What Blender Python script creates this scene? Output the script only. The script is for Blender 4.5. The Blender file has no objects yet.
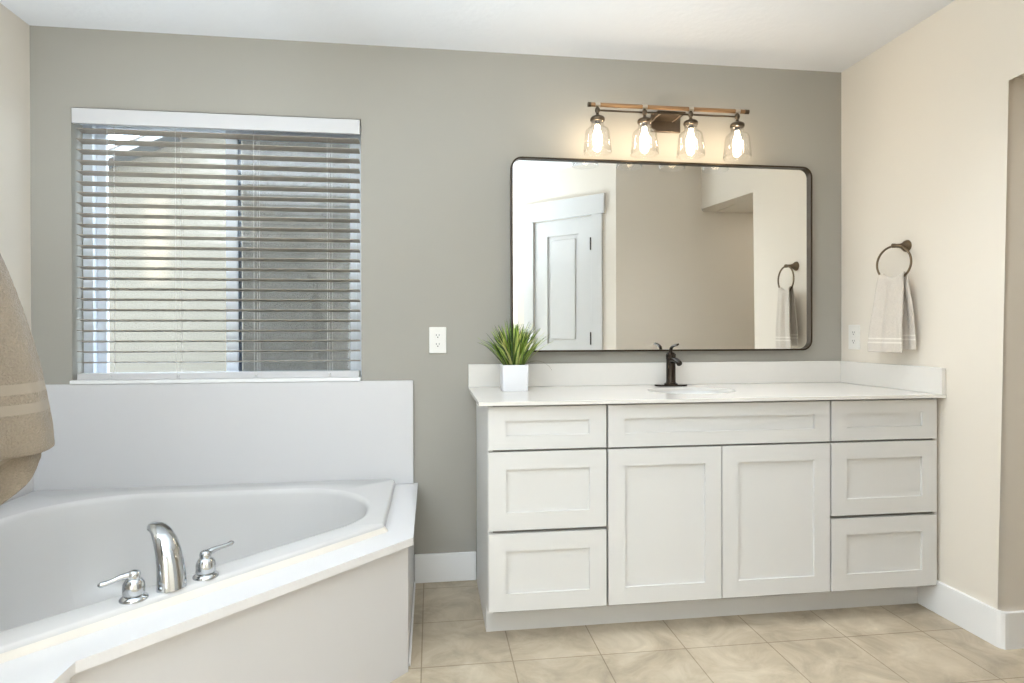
import bpy, bmesh, math, random
from mathutils import Vector, Matrix
random.seed(7)
sc = bpy.context.scene
COL = sc.collection

# ------------------------------------------------------------------ camera
cam_d = bpy.data.cameras.new('camera')
cam = bpy.data.objects.new('camera', cam_d); COL.objects.link(cam)
sc.camera = cam
FPX = 612.39
cam_d.sensor_fit = 'HORIZONTAL'; cam_d.sensor_width = 36.0
cam_d.lens = 36.0 * FPX / 1024.0
cam_d.shift_y = -6.34 / 1024.0
cam_d.clip_start = 0.02; cam_d.clip_end = 200
_yaw, _pitch, _roll = 0.1313, -0.0041, -0.0022
_f = Vector((math.sin(_yaw)*math.cos(_pitch), math.cos(_yaw)*math.cos(_pitch), math.sin(_pitch)))
_r = Vector((math.cos(_yaw), -math.sin(_yaw), 0)); _u = _r.cross(_f)
_r2 = _r*math.cos(_roll) + _u*math.sin(_roll); _u2 = -_r*math.sin(_roll) + _u*math.cos(_roll)
cam.matrix_world = Matrix(((_r2.x, _u2.x, -_f.x, 0), (_r2.y, _u2.y, -_f.y, -2.8287), (_r2.z, _u2.z, -_f.z, 1.1412), (0, 0, 0, 1)))

# ------------------------------------------------------------------ world, lights, exposure
sc.view_settings.view_transform = 'Standard'
sc.view_settings.look = 'None'
sc.view_settings.gamma = 1.0
sc.view_settings.use_curve_mapping = False
sc.view_settings.exposure = 0.33
world = bpy.data.worlds.new('sky'); sc.world = world; world.use_nodes = True
_bg = world.node_tree.nodes['Background']
_bg.inputs[0].default_value = (0.66, 0.83, 1.0, 1); _bg.inputs[1].default_value = 11.5

def area(name, loc, target, size, size_y, power, color, spread=math.pi):
    l = bpy.data.lights.new(name, 'AREA'); l.shape = 'RECTANGLE'; l.size = size; l.size_y = size_y
    l.energy = power; l.color = color; l.spread = spread
    o = bpy.data.objects.new(name, l); COL.objects.link(o); o.location = loc
    o.rotation_euler = (Vector(target) - Vector(loc)).to_track_quat('-Z', 'Y').to_euler()
    return o
# fill lights added out of view, behind the camera and overhead
area('rear_fill', (-0.36, -4.3, 1.20), (0.9, 0, 0.6), 1.2, 2.0, 18, (0.82, 0.92, 1.0))  # added frontal fill for light from the rest of the house
area('overhead_fill', (1.35, -0.92, 2.43), (1.38, -0.88, 0), 0.9, 0.25, 3.8, (0.93, 0.97, 1.0), math.radians(85))  # added to lift the floor and cabinets at the right; no fixture
area('alcove_fill', (2.65, -1.27, 2.05), (2.55, -1.27, 0), 0.3, 0.3, 1.3, (1.0, 0.93, 0.80))  # added to brighten the wall inside the opening; no fixture
# unseen lamps added to bounce fill light off the ceiling
area('bounce_fill', (-1.25, -2.35, 0.45), (-1.22, -2.25, 2.44), 0.6, 0.6, 138, (0.73, 0.87, 1.0), math.radians(125))  # main bounced fill, added like a strobe aimed upward
area('tub_bounce_fill', (-1.25, -1.25, 0.70), (-1.05, -1.0, 2.44), 0.4, 0.4, 7, (0.75, 0.88, 1.0), math.radians(110))  # second bounce, added to lift the left part of the ceiling
# low sun bounced off an upstairs pane onto the neighbour's wall
area('sun_glint', (-1.25, 0.35, 3.1), (-2.42, 2.99, 1.98), 0.17, 0.70, 1.1, (1.0, 0.97, 0.88), math.radians(3))
BULB_STRENGTH = 36.0

# ------------------------------------------------------------------ materials
def s2l(c):
    return tuple((x/12.92 if x <= 0.04045 else ((x+0.055)/1.055)**2.4) for x in [v/255.0 for v in c])
class NT:
    def __init__(self, m): self.t = m.node_tree; self.p = self.t.nodes['Principled BSDF']; self.out = self.t.nodes['Material Output']
    def n(self, typ, **kw):
        x = self.t.nodes.new(typ)
        for k, v in kw.items():
            if k in x.inputs: x.inputs[k].default_value = v
            else: setattr(x, k, v)
        return x
    def l(self, a, b): self.t.links.new(a, b)
def mat(name, col, rough=0.5, metal=0.0, spec=0.5, noise=None, bump=None, coat=0.0, coatr=0.05):
    m = bpy.data.materials.new(name); m.use_nodes = True
    t = NT(m); p = t.p
    c = col if max(col) <= 1 else s2l(col)
    p.inputs['Base Color'].default_value = (*c, 1)
    p.inputs['Roughness'].default_value = rough; p.inputs['Metallic'].default_value = metal
    p.inputs['Specular IOR Level'].default_value = spec
    p.inputs['Coat Weight'].default_value = coat; p.inputs['Coat Roughness'].default_value = coatr
    tc = t.n('ShaderNodeTexCoord')
    if noise:
        sc_, amt = noise
        nz = t.n('ShaderNodeTexNoise', Scale=sc_, Detail=4.0); t.l(tc.outputs['Object'], nz.inputs['Vector'])
        mx = t.n('ShaderNodeMix', data_type='RGBA')
        mx.inputs['A'].default_value = (*[v*(1-amt) for v in c], 1); mx.inputs['B'].default_value = (*[min(1, v*(1+amt)) for v in c], 1)
        t.l(nz.outputs['Fac'], mx.inputs['Factor']); t.l(mx.outputs['Result'], p.inputs['Base Color'])
    if bump:
        bs, st, dist = bump
        nb = t.n('ShaderNodeTexNoise', Scale=bs, Detail=3.0); t.l(tc.outputs['Object'], nb.inputs['Vector'])
        b = t.n('ShaderNodeBump', Strength=st, Distance=dist); t.l(nb.outputs['Fac'], b.inputs['Height']); t.l(b.outputs['Normal'], p.inputs['Normal'])
    return m
def glass(name, tint=(1, 1, 1), rough=0.0, extra=0.0):
    m = bpy.data.materials.new(name); m.use_nodes = True
    t = NT(m); t.t.nodes.remove(t.p)
    tr = t.n('ShaderNodeBsdfTransparent'); tr.inputs[0].default_value = (*tint, 1)
    gl = t.n('ShaderNodeBsdfGlossy'); gl.inputs['Roughness'].default_value = rough
    lw = t.n('ShaderNodeLayerWeight', Blend=0.5)
    pw = t.n('ShaderNodeMath', operation='POWER'); pw.inputs[1].default_value = 4.0; t.l(lw.outputs['Facing'], pw.inputs[0])
    ad = t.n('ShaderNodeMath', operation='MULTIPLY_ADD', use_clamp=True); ad.inputs[1].default_value = 0.6; ad.inputs[2].default_value = 0.035 + extra
    t.l(pw.outputs[0], ad.inputs[0])
    mx = t.n('ShaderNodeMixShader'); t.l(ad.outputs[0], mx.inputs[0]); t.l(tr.outputs[0], mx.inputs[1]); t.l(gl.outputs[0], mx.inputs[2])
    t.l(mx.outputs[0], t.out.inputs['Surface'])
    return m
def emit(name, col, strength):
    m = bpy.data.materials.new(name); m.use_nodes = True
    t = NT(m); t.p.inputs['Base Color'].default_value = (*col, 1)
    t.p.inputs['Emission Color'].default_value = (*col, 1); t.p.inputs['Emission Strength'].default_value = strength
    return m

M_BACK = mat('greige_wall_paint', (164, 160, 151), 0.85, spec=0.25, noise=(3, .015), bump=(220, .05, .002))
M_CREAM = mat('cream_wall_paint', (223, 215, 203), 0.8, spec=0.25, noise=(3, .012), bump=(220, .05, .002))
M_WHITE = mat('white_trim_paint', (236, 235, 234), 0.45, noise=(6, .01))
M_CEIL = mat('white_ceiling_knockdown', (228, 228, 229), 0.9, spec=0.2, noise=(9, .015), bump=(38, .22, .006))
M_CAB = mat('white_cabinet_lacquer', (212, 210, 207), 0.42, noise=(5, .008))
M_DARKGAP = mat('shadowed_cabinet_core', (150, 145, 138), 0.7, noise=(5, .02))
M_QUARTZ = mat('white_quartz', (219, 215, 209), 0.16, noise=(60, .012))
M_PORC = mat('white_porcelain', (222, 221, 219), 0.12, noise=(3, .005))
M_ACRYL = mat('white_tub_acrylic', (208, 206, 204), 0.26, noise=(3, .006), coat=.1)
M_SPLASH = mat('white_cultured_marble', (222, 220, 220), 0.18, noise=(4, .008), coat=.2)
M_DOOR = mat('white_door_enamel', (202, 201, 199), 0.45, noise=(6, .01))
M_APRON = mat('satin_white_apron_panel', (203, 201, 201), 0.4, noise=(4, .008))
M_PANEL = mat('satin_white_splash_panel', (210, 208, 208), 0.42, noise=(4, .008))
M_CHROME = mat('polished_chrome', (0.54, 0.56, 0.58), 0.06, 1.0, noise=(40, .01))
M_BRONZE = mat('oil_rubbed_bronze', (0.038, 0.029, 0.023), 0.16, 0.9, noise=(60, .15))
M_RINGBR = mat('brushed_bronze', (0.17, 0.125, 0.08), 0.35, 0.9, noise=(60, .12))
M_FRAME = mat('dark_bronze_mirror_frame', (0.05, 0.036, 0.024), 0.35, 0.8, noise=(60, .12))
M_NICKEL = mat('brushed_nickel', (0.62, 0.56, 0.48), 0.3, 1.0, noise=(80, .06))
M_PLATE = mat('bronze_backplate', (0.15, 0.118, 0.09), 0.36, 0.9, noise=(80, .08))
M_GUN = mat('dark_pewter_fitting', (0.11, 0.085, 0.06), 0.3, 0.9, noise=(80, .08))
M_MIRROR = mat('silvered_mirror', (0.90, 0.91, 0.90), 0.0, 1.0, noise=(2, .002))
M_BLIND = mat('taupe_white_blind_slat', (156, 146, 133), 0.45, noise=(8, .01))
M_RAIL = mat('white_blind_rail', (203, 201, 201), 0.45, noise=(8, .01))
M_VINYL = mat('white_vinyl_window_frame', (236, 241, 248), 0.4, noise=(8, .008))
M_CHANNEL_SHADE = mat('dark_slate_shade', (52, 68, 86), 0.6, noise=(8, .02))  # shadow line beside the right pane, put into a dark colour
M_CORD = mat('white_blind_cord', (205, 200, 195), 0.7, noise=(50, .02))
M_PLASTIC = mat('white_outlet_plastic', (230, 227, 221), 0.35, noise=(8, .006))
M_SLOT = mat('dark_outlet_slot', (55, 53, 50), 0.6, noise=(8, .01))
M_POT = mat('white_ceramic_pot', (222, 221, 223), 0.35, noise=(8, .008))
M_SOIL = mat('dark_potting_moss', (52, 50, 30), 0.9, noise=(60, .3), bump=(90, .5, .01))
M_GLASS = glass('clear_window_glass')
M_SHADE = glass('clear_jar_glass', extra=0.05)
M_BULB = emit('lit_warm_bulb', (1.0, 0.81, 0.57), BULB_STRENGTH)
M_GROOVE = mat('beige_groove_tone', (222, 215, 204), 0.55, noise=(12, .05))
M_DRAIN = mat('drain_chrome', (0.7, 0.7, 0.7), 0.15, 1.0, noise=(20, .02))

def tile_material():
    m = mat('beige_stone_floor_tile', (184, 166, 140), 0.42, spec=0.4); t = NT(m)
    tc = t.n('ShaderNodeTexCoord'); mp = t.n('ShaderNodeMapping'); mp.inputs['Location'].default_value = (0.036+0.3145*20, 0.725+0.325*20, 0)
    t.l(tc.outputs['Object'], mp.inputs['Vector'])
    br = t.n('ShaderNodeTexBrick', offset=0.0, squash=1.0)
    br.inputs['Scale'].default_value = 1.0; br.inputs['Mortar Size'].default_value = 0.0022; br.inputs['Mortar Smooth'].default_value = 0.2
    br.inputs['Brick Width'].default_value = 0.3145; br.inputs['Row Height'].default_value = 0.325; br.inputs['Bias'].default_value = 0.0
    br.inputs['Color1'].default_value = (1, 1, 1, 1); br.inputs['Color2'].default_value = (.90, .90, .90, 1); br.inputs['Mortar'].default_value = (.58, .54, .5, 1)
    t.l(mp.outputs[0], br.inputs['Vector'])
    nz = t.n('ShaderNodeTexNoise', Scale=5.5, Detail=8.0, Roughness=0.62, Distortion=0.9); t.l(tc.outputs['Object'], nz.inputs['Vector'])
    cr = t.n('ShaderNodeValToRGB'); e = cr.color_ramp.elements
    e[0].position = .30; e[0].color = (*s2l((161, 147, 127)), 1); e[1].position = .72; e[1].color = (*s2l((208, 195, 173)), 1)
    x = e.new(.5); x.color = (*s2l((187, 172, 149)), 1)
    t.l(nz.outputs['Fac'], cr.inputs[0])
    nz2 = t.n('ShaderNodeTexNoise', Scale=14.0, Detail=6.0, Roughness=0.7, Distortion=2.2); t.l(tc.outputs['Object'], nz2.inputs['Vector'])
    cr2 = t.n('ShaderNodeValToRGB'); e2 = cr2.color_ramp.elements
    e2[0].position = .60; e2[0].color = (1, 1, 1, 1); e2[1].position = .70; e2[1].color = (1.1, 1.08, 1.06, 1)
    t.l(nz2.outputs['Fac'], cr2.inputs[0])
    m1 = t.n('ShaderNodeMix', data_type='RGBA', blend_type='MULTIPLY'); m1.inputs['Factor'].default_value = 1.0
    t.l(cr.outputs[0], m1.inputs['A']); t.l(br.outputs['Color'], m1.inputs['B'])
    m2 = t.n('ShaderNodeMix', data_type='RGBA', blend_type='MULTIPLY'); m2.inputs['Factor'].default_value = 1.0
    t.l(m1.outputs['Result'], m2.inputs['A']); t.l(cr2.outputs[0], m2.inputs['B'])
    t.l(m2.outputs['Result'], t.p.inputs['Base Color'])
    b = t.n('ShaderNodeBump', Strength=0.4, Distance=0.0015); b.invert = True
    t.l(br.outputs['Fac'], b.inputs['Height']); t.l(b.outputs['Normal'], t.p.inputs['Normal'])
    return m
M_TILE = tile_material()

def wood_material():
    m = mat('honey_wood', (176, 120, 68), 0.5); t = NT(m)
    tc = t.n('ShaderNodeTexCoord'); mp = t.n('ShaderNodeMapping'); mp.inputs['Scale'].default_value = (3, 60, 60)
    t.l(tc.outputs['Object'], mp.inputs['Vector'])
    nz = t.n('ShaderNodeTexNoise', Scale=2.0, Detail=5.0); t.l(mp.outputs[0], nz.inputs['Vector'])
    cr = t.n('ShaderNodeValToRGB'); e = cr.color_ramp.elements
    e[0].position = .3; e[0].color = (*s2l((122, 88, 56)), 1); e[1].position = .7; e[1].color = (*s2l((172, 132, 90)), 1)
    t.l(nz.outputs['Fac'], cr.inputs[0]); t.l(cr.outputs[0], t.p.inputs['Base Color'])
    return m
M_WOOD = wood_material()

def towel_material(name, col, bandcol, bands):
    """terry cloth; bands = [(v0, v1)] woven stripes given along the UV v direction (metres above the hem)"""
    m = mat(name, col, 0.95, spec=0.1); t = NT(m)
    t.p.inputs['Sheen Weight'].default_value = 0.25
    uv = t.n('ShaderNodeUVMap'); sp = t.n('ShaderNodeSeparateXYZ'); t.l(uv.outputs[0], sp.inputs[0])
    fac = None
    for a, b in bands:
        c = t.n('ShaderNodeMath', operation='COMPARE'); c.inputs[1].default_value = (a+b)/2; c.inputs[2].default_value = (b-a)/2
        t.l(sp.outputs[1], c.inputs[0])
        if fac is None: fac = c.outputs[0]
        else:
            mx = t.n('ShaderNodeMath', operation='MAXIMUM'); t.l(fac, mx.inputs[0]); t.l(c.outputs[0], mx.inputs[1]); fac = mx.outputs[0]
    tc = t.n('ShaderNodeTexCoord')
    nz = t.n('ShaderNodeTexNoise', Scale=260.0, Detail=3.0); t.l(tc.outputs['Object'], nz.inputs['Vector'])
    c0 = s2l(col)
    mxn = t.n('ShaderNodeMix', data_type='RGBA'); mxn.inputs['A'].default_value = (*[v*.80 for v in c0], 1); mxn.inputs['B'].default_value = (*[min(1, v*1.18) for v in c0], 1)
    t.l(nz.outputs['Fac'], mxn.inputs['Factor'])
    mxb = t.n('ShaderNodeMix', data_type='RGBA'); t.l(mxn.outputs['Result'], mxb.inputs['A']); mxb.inputs['B'].default_value = (*s2l(bandcol), 1)
    t.l(fac, mxb.inputs['Factor']); t.l(mxb.outputs['Result'], t.p.inputs['Base Color'])
    inv = t.n('ShaderNodeMath', operation='SUBTRACT'); inv.inputs[0].default_value = 1.0; t.l(fac, inv.inputs[1])
    mul = t.n('ShaderNodeMath', operation='MULTIPLY'); t.l(nz.outputs['Fac'], mul.inputs[0]); t.l(inv.outputs[0], mul.inputs[1])
    add = t.n('ShaderNodeMath', operation='ADD'); t.l(mul.outputs[0], add.inputs[0]); t.l(inv.outputs[0], add.inputs[1])
    b = t.n('ShaderNodeBump', Strength=0.9, Distance=0.004); t.l(add.outputs[0], b.inputs['Height']); t.l(b.outputs['Normal'], t.p.inputs['Normal'])
    return m
M_TOWEL_S = towel_material('oatmeal_terry_small', (206, 197, 186), (226, 219, 209), [(.040, .0465), (.057, .0635)])
M_TOWEL_B = towel_material('tan_terry_large', (146, 134, 119), (156, 145, 131), [(.085, .105), (.125, .145)])

def leaf_material():
    m = mat('grass_blade_green', (110, 135, 60), 0.5); t = NT(m)
    vc = t.n('ShaderNodeVertexColor', layer_name='blade'); nz = t.n('ShaderNodeTexNoise', Scale=40.0)
    mx = t.n('ShaderNodeMix', data_type='RGBA', blend_type='MULTIPLY'); mx.inputs['Factor'].default_value = .1
    t.l(vc.outputs[0], mx.inputs['A']); t.l(nz.outputs['Color'], mx.inputs['B']); t.l(mx.outputs['Result'], t.p.inputs['Base Color'])
    return m
M_LEAF = leaf_material()

def screen_material():
    m = bpy.data.materials.new('grey_insect_screen'); m.use_nodes = True
    t = NT(m); p = t.p
    p.inputs['Base Color'].default_value = (.062, .070, .076, 1); p.inputs['Roughness'].default_value = .8
    tr = t.n('ShaderNodeBsdfTransparent'); mx = t.n('ShaderNodeMixShader')
    tc = t.n('ShaderNodeTexCoord'); nz = t.n('ShaderNodeTexNoise', Scale=30.0, Detail=2.0); t.l(tc.outputs['Object'], nz.inputs['Vector'])
    mr = t.n('ShaderNodeMapRange'); mr.inputs['To Min'].default_value = .44; mr.inputs['To Max'].default_value = .52
    t.l(nz.outputs['Fac'], mr.inputs['Value']); t.l(mr.outputs[0], mx.inputs[0])
    t.l(tr.outputs[0], mx.inputs[1]); t.l(p.outputs[0], mx.inputs[2]); t.l(mx.outputs[0], t.out.inputs['Surface'])
    return m
M_SCREEN = screen_material()
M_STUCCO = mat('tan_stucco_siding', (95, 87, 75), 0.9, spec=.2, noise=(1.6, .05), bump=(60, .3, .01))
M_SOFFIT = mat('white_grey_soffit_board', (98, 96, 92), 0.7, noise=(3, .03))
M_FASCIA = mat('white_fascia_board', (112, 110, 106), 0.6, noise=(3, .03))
M_SHINGLE = mat('brown_roof_shingle', (110, 98, 88), 0.9, noise=(20, .2), bump=(40, .4, .02))
M_GRAVEL = mat('grey_side_yard_gravel', (48, 46, 42), 0.95, noise=(50, .25), bump=(60, .6, .03))

# ------------------------------------------------------------------ mesh helpers (all coordinates are world metres)
class MB:
    def __init__(self): self.b = bmesh.new(); self.smooth = []
    def box(self, x0, x1, y0, y1, z0, z1, bev=0.0, seg=2):
        x0, x1 = sorted((x0, x1)); y0, y1 = sorted((y0, y1)); z0, z1 = sorted((z0, z1))
        vs = [self.b.verts.new(p) for p in [(x0,y0,z0),(x1,y0,z0),(x1,y1,z0),(x0,y1,z0),(x0,y0,z1),(x1,y0,z1),(x1,y1,z1),(x0,y1,z1)]]
        fs = [self.b.faces.new([vs[i] for i in q]) for q in [(0,3,2,1),(4,5,6,7),(0,1,5,4),(1,2,6,5),(2,3,7,6),(3,0,4,7)]]
        if bev > 0:
            es = list({e for f in fs for e in f.edges})
            bmesh.ops.bevel(self.b, geom=es, offset=bev, segments=seg, affect='EDGES', profile=0.5)
        return self
    def obox(self, o, ax, ay, az, u0, u1, v0, v1, w0, w1, bev=0.0, seg=2):
        """box in the frame o + u*ax + v*ay + w*az"""
        o, ax, ay, az = Vector(o), Vector(ax), Vector(ay), Vector(az)
        P = lambda u, v, w: o + ax*u + ay*v + az*w
        vs = [self.b.verts.new(P(*q)) for q in [(u0,v0,w0),(u1,v0,w0),(u1,v1,w0),(u0,v1,w0),(u0,v0,w1),(u1,v0,w1),(u1,v1,w1),(u0,v1,w1)]]
        fs = [self.b.faces.new([vs[i] for i in q]) for q in [(0,3,2,1),(4,5,6,7),(0,1,5,4),(1,2,6,5),(2,3,7,6),(3,0,4,7)]]
        if bev > 0:
            es = list({e for f in fs for e in f.edges})
            bmesh.ops.bevel(self.b, geom=es, offset=bev, segments=seg, affect='EDGES', profile=0.5)
        return self
    def prism(self, pts, axis, a0, a1, bev=None):
        """polygon pts (2-D) extruded along axis 'x','y' or 'z'"""
        def P(p, a):
            return {'x': (a, p[0], p[1]), 'y': (p[0], a, p[1]), 'z': (p[0], p[1], a)}[axis]
        A = [self.b.verts.new(P(p, a0)) for p in pts]; B = [self.b.verts.new(P(p, a1)) for p in pts]
        n = len(pts); fs = [self.b.faces.new(A[::-1]), self.b.faces.new(B)]
        for i in range(n): fs.append(self.b.faces.new([A[i], A[(i+1) % n], B[(i+1) % n], B[i]]))
        return self
    def loft(self, rings, cap0=True, cap1=True, closed=True):
        R = [[self.b.verts.new(p) for p in r] for r in rings]; n = len(R[0])
        for a, b in zip(R[:-1], R[1:]):
            for i in range(n if closed else n-1):
                j = (i+1) % n
                f = self.b.faces.new([a[i], a[j], b[j], b[i]]); f.smooth = True
        if cap0: self.b.faces.new(R[0][::-1])
        if cap1: self.b.faces.new(R[-1])
        return self
    def lathe(self, c, prof, axis=(0, 0, 1), n=24, cap=True):
        """prof: [(radius, height along axis)]"""
        az = Vector(axis).normalized(); ax = az.orthogonal().normalized(); ay = az.cross(ax); c = Vector(c)
        rings = [[c + az*h + (ax*math.cos(2*math.pi*k/n) + ay*math.sin(2*math.pi*k/n))*max(r, 1e-4) for k in range(n)] for r, h in prof]
        self.loft(rings, cap, cap)
        return self
    def tube(self, pts, rad, n=12, flat=None, up=(0, 0, 1)):
        """swept circle/ellipse; rad number or list; flat = list of second radii"""
        pts = [Vector(p) for p in pts]; m = len(pts)
        rs = rad if isinstance(rad, (list, tuple)) else [rad]*m
        fl = flat if flat else rs
        rings = []; prev = None
        for i, p in enumerate(pts):
            t = (pts[min(i+1, m-1)] - pts[max(i-1, 0)]).normalized()
            if prev is None:
                u = Vector(up); ax = u.cross(t)
                if ax.length < 1e-4: ax = t.orthogonal()
                ax.normalize()
            else:
                ax = (prev - t*prev.dot(t)).normalized()
            prev = ax; ay = t.cross(ax)
            rings.append([p + ax*rs[i]*math.cos(2*math.pi*k/n) + ay*fl[i]*math.sin(2*math.pi*k/n) for k in range(n)])
        self.loft(rings)
        return self
    def torus(self, c, nrm, R, r, n=48, k=10, xdir=None, R2=None):
        nz = Vector(nrm).normalized(); ax = Vector(xdir).normalized() if xdir else nz.orthogonal().normalized(); ay = nz.cross(ax); c = Vector(c)
        rings = []
        for i in range(n):
            t = 2*math.pi*i/n; d = ax*math.cos(t) + ay*math.sin(t); R2 = R2 or R
            rings.append([c + ax*R*math.cos(t) + ay*R2*math.sin(t) + d*r*math.cos(2*math.pi*j/k) + nz*r*math.sin(2*math.pi*j/k) for j in range(k)])
        R_ = [[self.b.verts.new(p) for p in q] for q in rings]
        for i in range(n):
            a, b = R_[i], R_[(i+1) % n]
            for j in range(k):
                f = self.b.faces.new([a[j], a[(j+1) % k], b[(j+1) % k], b[j]]); f.smooth = True
        return self
    def ringslab(self, outer, inner, z0, z1):
        """flat slab between two matched outlines"""
        n = len(outer)
        V = [[self.b.verts.new((p[0], p[1], z)) for p in ring] for ring, z in ((outer, z0), (outer, z1), (inner, z1), (inner, z0))]
        for a, b in ((0, 1), (1, 2), (2, 3), (3, 0)):
            for i in range(n):
                j = (i+1) % n; self.b.faces.new([V[a][i], V[a][j], V[b][j], V[b][i]])
        return self
def obj(name, mb, m, parent=None, smooth_angle=None):
    b = mb.b
    bmesh.ops.remove_doubles(b, verts=b.verts, dist=1e-6)
    bmesh.ops.recalc_face_normals(b, faces=b.faces)
    off = parent_loc(parent)
    if off.length: bmesh.ops.translate(b, verts=b.verts, vec=-off)
    me = bpy.data.meshes.new(name); b.to_mesh(me); b.free()
    me.materials.append(m)
    o = bpy.data.objects.new(name, me); COL.objects.link(o)
    if parent: o.parent = parent
    if smooth_angle:
        me.shade_smooth(); me.set_sharp_from_angle(angle=math.radians(smooth_angle))
    return o
def parent_loc(p):
    v = Vector((0, 0, 0))
    while p is not None: v += Vector(p.location); p = p.parent
    return v
def thing(name, label, cat, loc, group=None):
    o = bpy.data.objects.new(name, None); COL.objects.link(o); o.location = loc; o.empty_display_size = .05
    o['label'] = label; o['category'] = cat
    if group: o['group'] = group
    return o
def struct(name, mb, m, label, cat, sm=None):
    o = obj(name, mb, m, None, sm); o['kind'] = 'structure'; o['label'] = label; o['category'] = cat
    return o
def dup(root, delta, label, group=None):
    r = root.copy(); COL.objects.link(r); r.location = Vector(root.location) + Vector(delta); r['label'] = label
    if group: r['group'] = group
    for ch in list(root.children):
        c = ch.copy(); COL.objects.link(c); c.parent = r
        for g in list(ch.children):
            d = g.copy(); COL.objects.link(d); d.parent = c
    return r
def rounded_poly(pts, rads, seg=10):
    out = []; n = len(pts)
    for i in range(n):
        p = Vector(pts[i]); a = Vector(pts[i-1]); b = Vector(pts[(i+1) % n]); r = rads[i]
        da = (a-p).normalized(); db = (b-p).normalized()
        if r < 1e-5: out.append(tuple(p)); continue
        ang = da.angle(db); d = r/math.tan(ang/2)
        c = p + (da+db).normalized()*(r/math.sin(ang/2))
        s = p + da*d - c; e = p + db*d - c
        a0 = math.atan2(s.y, s.x); a1 = math.atan2(e.y, e.x); dd = (a1-a0+math.pi) % (2*math.pi) - math.pi
        for k in range(seg+1):
            t = a0 + dd*k/seg; out.append((c.x + r*math.cos(t), c.y + r*math.sin(t)))
    return out
def cast(poly, c, ang):
    dx, dy = math.cos(ang), math.sin(ang); best = None; n = len(poly)
    for i in range(n):
        ax, ay = poly[i][0]-c[0], poly[i][1]-c[1]; bx, by = poly[(i+1) % n][0]-c[0], poly[(i+1) % n][1]-c[1]
        ex, ey = bx-ax, by-ay; den = dx*ey - dy*ex
        if abs(den) < 1e-12: continue
        t = (ax*ey - ay*ex)/den; s = (ax*dy - ay*dx)/den
        if t > 0 and -1e-9 <= s <= 1+1e-9 and (best is None or t < best): best = t
    return (c[0] + dx*best, c[1] + dy*best)
def angles_for(polys, c, n=120):
    A = [2*math.pi*k/n for k in range(n)]
    for p in polys: A += [math.atan2(q[1]-c[1], q[0]-c[0]) % (2*math.pi) for q in p]
    A.sort(); out = []
    for a in A:
        if not out or a - out[-1] > 1e-4: out.append(a)
    return out

XL, XR, H = -1.6736, 2.0396, 2.44
# ------------------------------------------------------------------ the room shell
struct('floor', MB().box(XL-.3, 3.4, -4.5, 0, -.1, 0), M_TILE, 'beige mottled stone tile bathroom floor with thin grout lines', 'floor')
struct('ceiling', MB().box(XL-.12, 3.4, -4.5, .15, H, H+.08), M_CEIL, 'white lightly textured flat ceiling', 'ceiling')
WX0, WX1, WZ0, WZ1 = -1.515, -.312, .926, 2.104          # window hole
b = MB(); b.box(XL-.12, WX0, 0, .15, 0, H); b.box(WX1, XR+.12, 0, .15, 0, H); b.box(WX0, WX1, 0, .15, 0, WZ0); b.box(WX0, WX1, 0, .15, WZ1, H)
struct('wall_back', b, M_BACK, 'greige painted wall behind tub and vanity, holding window and mirror', 'wall')
struct('wall_left', MB().box(XL-.12, XL, -4.5, 0, 0, H), M_CREAM, 'greige painted wall at the left end of the tub', 'wall')
def right_wall():
    b = MB()
    L = [(0, 0), (-.875, 0), (-.875, 2.056), (-1.65, 2.056), (-1.65, H), (0, H)]
    b.prism(L, 'x', XR, XR+.12)
    b.b.edges.ensure_lookup_table()
    es = []
    for e in b.b.edges:
        a, c = e.verts[0].co, e.verts[1].co
        vert = abs(a.y+.875) < 1e-4 and abs(c.y+.875) < 1e-4 and abs(a.x-c.x) < 1e-4
        hor = abs(a.z-2.056) < 1e-4 and abs(c.z-2.056) < 1e-4 and abs(a.x-c.x) < 1e-4
        if vert or hor: es.append(e)
    bmesh.ops.bevel(b.b, geom=es, offset=.022, segments=5, affect='EDGES', profile=.5)
    return b
struct('wall_right', right_wall(), M_CREAM, 'cream painted side wall with towel ring, ending in a rounded opening', 'wall', 40)
b = MB(); b.box(XR+.12, 3.3, -.875, -.78, 0, H)
struct('wall_alcove', b, M_CREAM, 'cream side wall inside the opening at the right edge', 'wall')
struct('wall_alcove_end', MB().box(3.3, 3.4, -1.75, -.78, 0, H), M_CREAM, 'cream end wall of the side alcove', 'wall')
struct('ceiling_alcove', MB().box(XR+.12, 3.3, -1.65, -.875, 2.056, H), M_CREAM, 'dropped soffit above the side alcove', 'ceiling')
struct('wall_rear', MB().box(1.37, 3.3, -1.75, -1.65, 0, H), M_CREAM, 'cream rear wall seen in the mirror', 'wall')
# diagonal wall with a panelled door, seen in the mirror
DO = Vector((1.37, -1.65, 0)); DA = Vector((-.70711, -.70711, 0)); DN = Vector((-.70711, .70711, 0)); ZZ = Vector((0, 0, 1))
b = MB()
b.obox(DO, DA, DN, ZZ, 0, .200, -.10, 0, 0, H); b.obox(DO, DA, DN, ZZ, .752, .922, -.10, 0, 0, H); b.obox(DO, DA, DN, ZZ, .200, .752, -.10, 0, 2.043, H)
struct('wall_diagonal', b, M_CREAM, 'cream angled wall around the white door in the mirror', 'wall')
P1 = DO + DA*.922
struct('wall_passage', MB().box(P1.x, P1.x+.1, -4.5, P1.y, 0, H), M_CREAM, 'cream passage wall beside the white door', 'wall')
struct('wall_end', MB().box(XL, P1.x, -4.5, -4.4, 0, H), M_CREAM, 'cream wall behind the camera', 'wall')
b = MB(); b.box(XL, -.90, -1.76, -1.64, .4575, 1.80)
struct('wall_partition', b, M_CREAM, 'half-height cream partition at the near end of the tub deck', 'wall')

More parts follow.
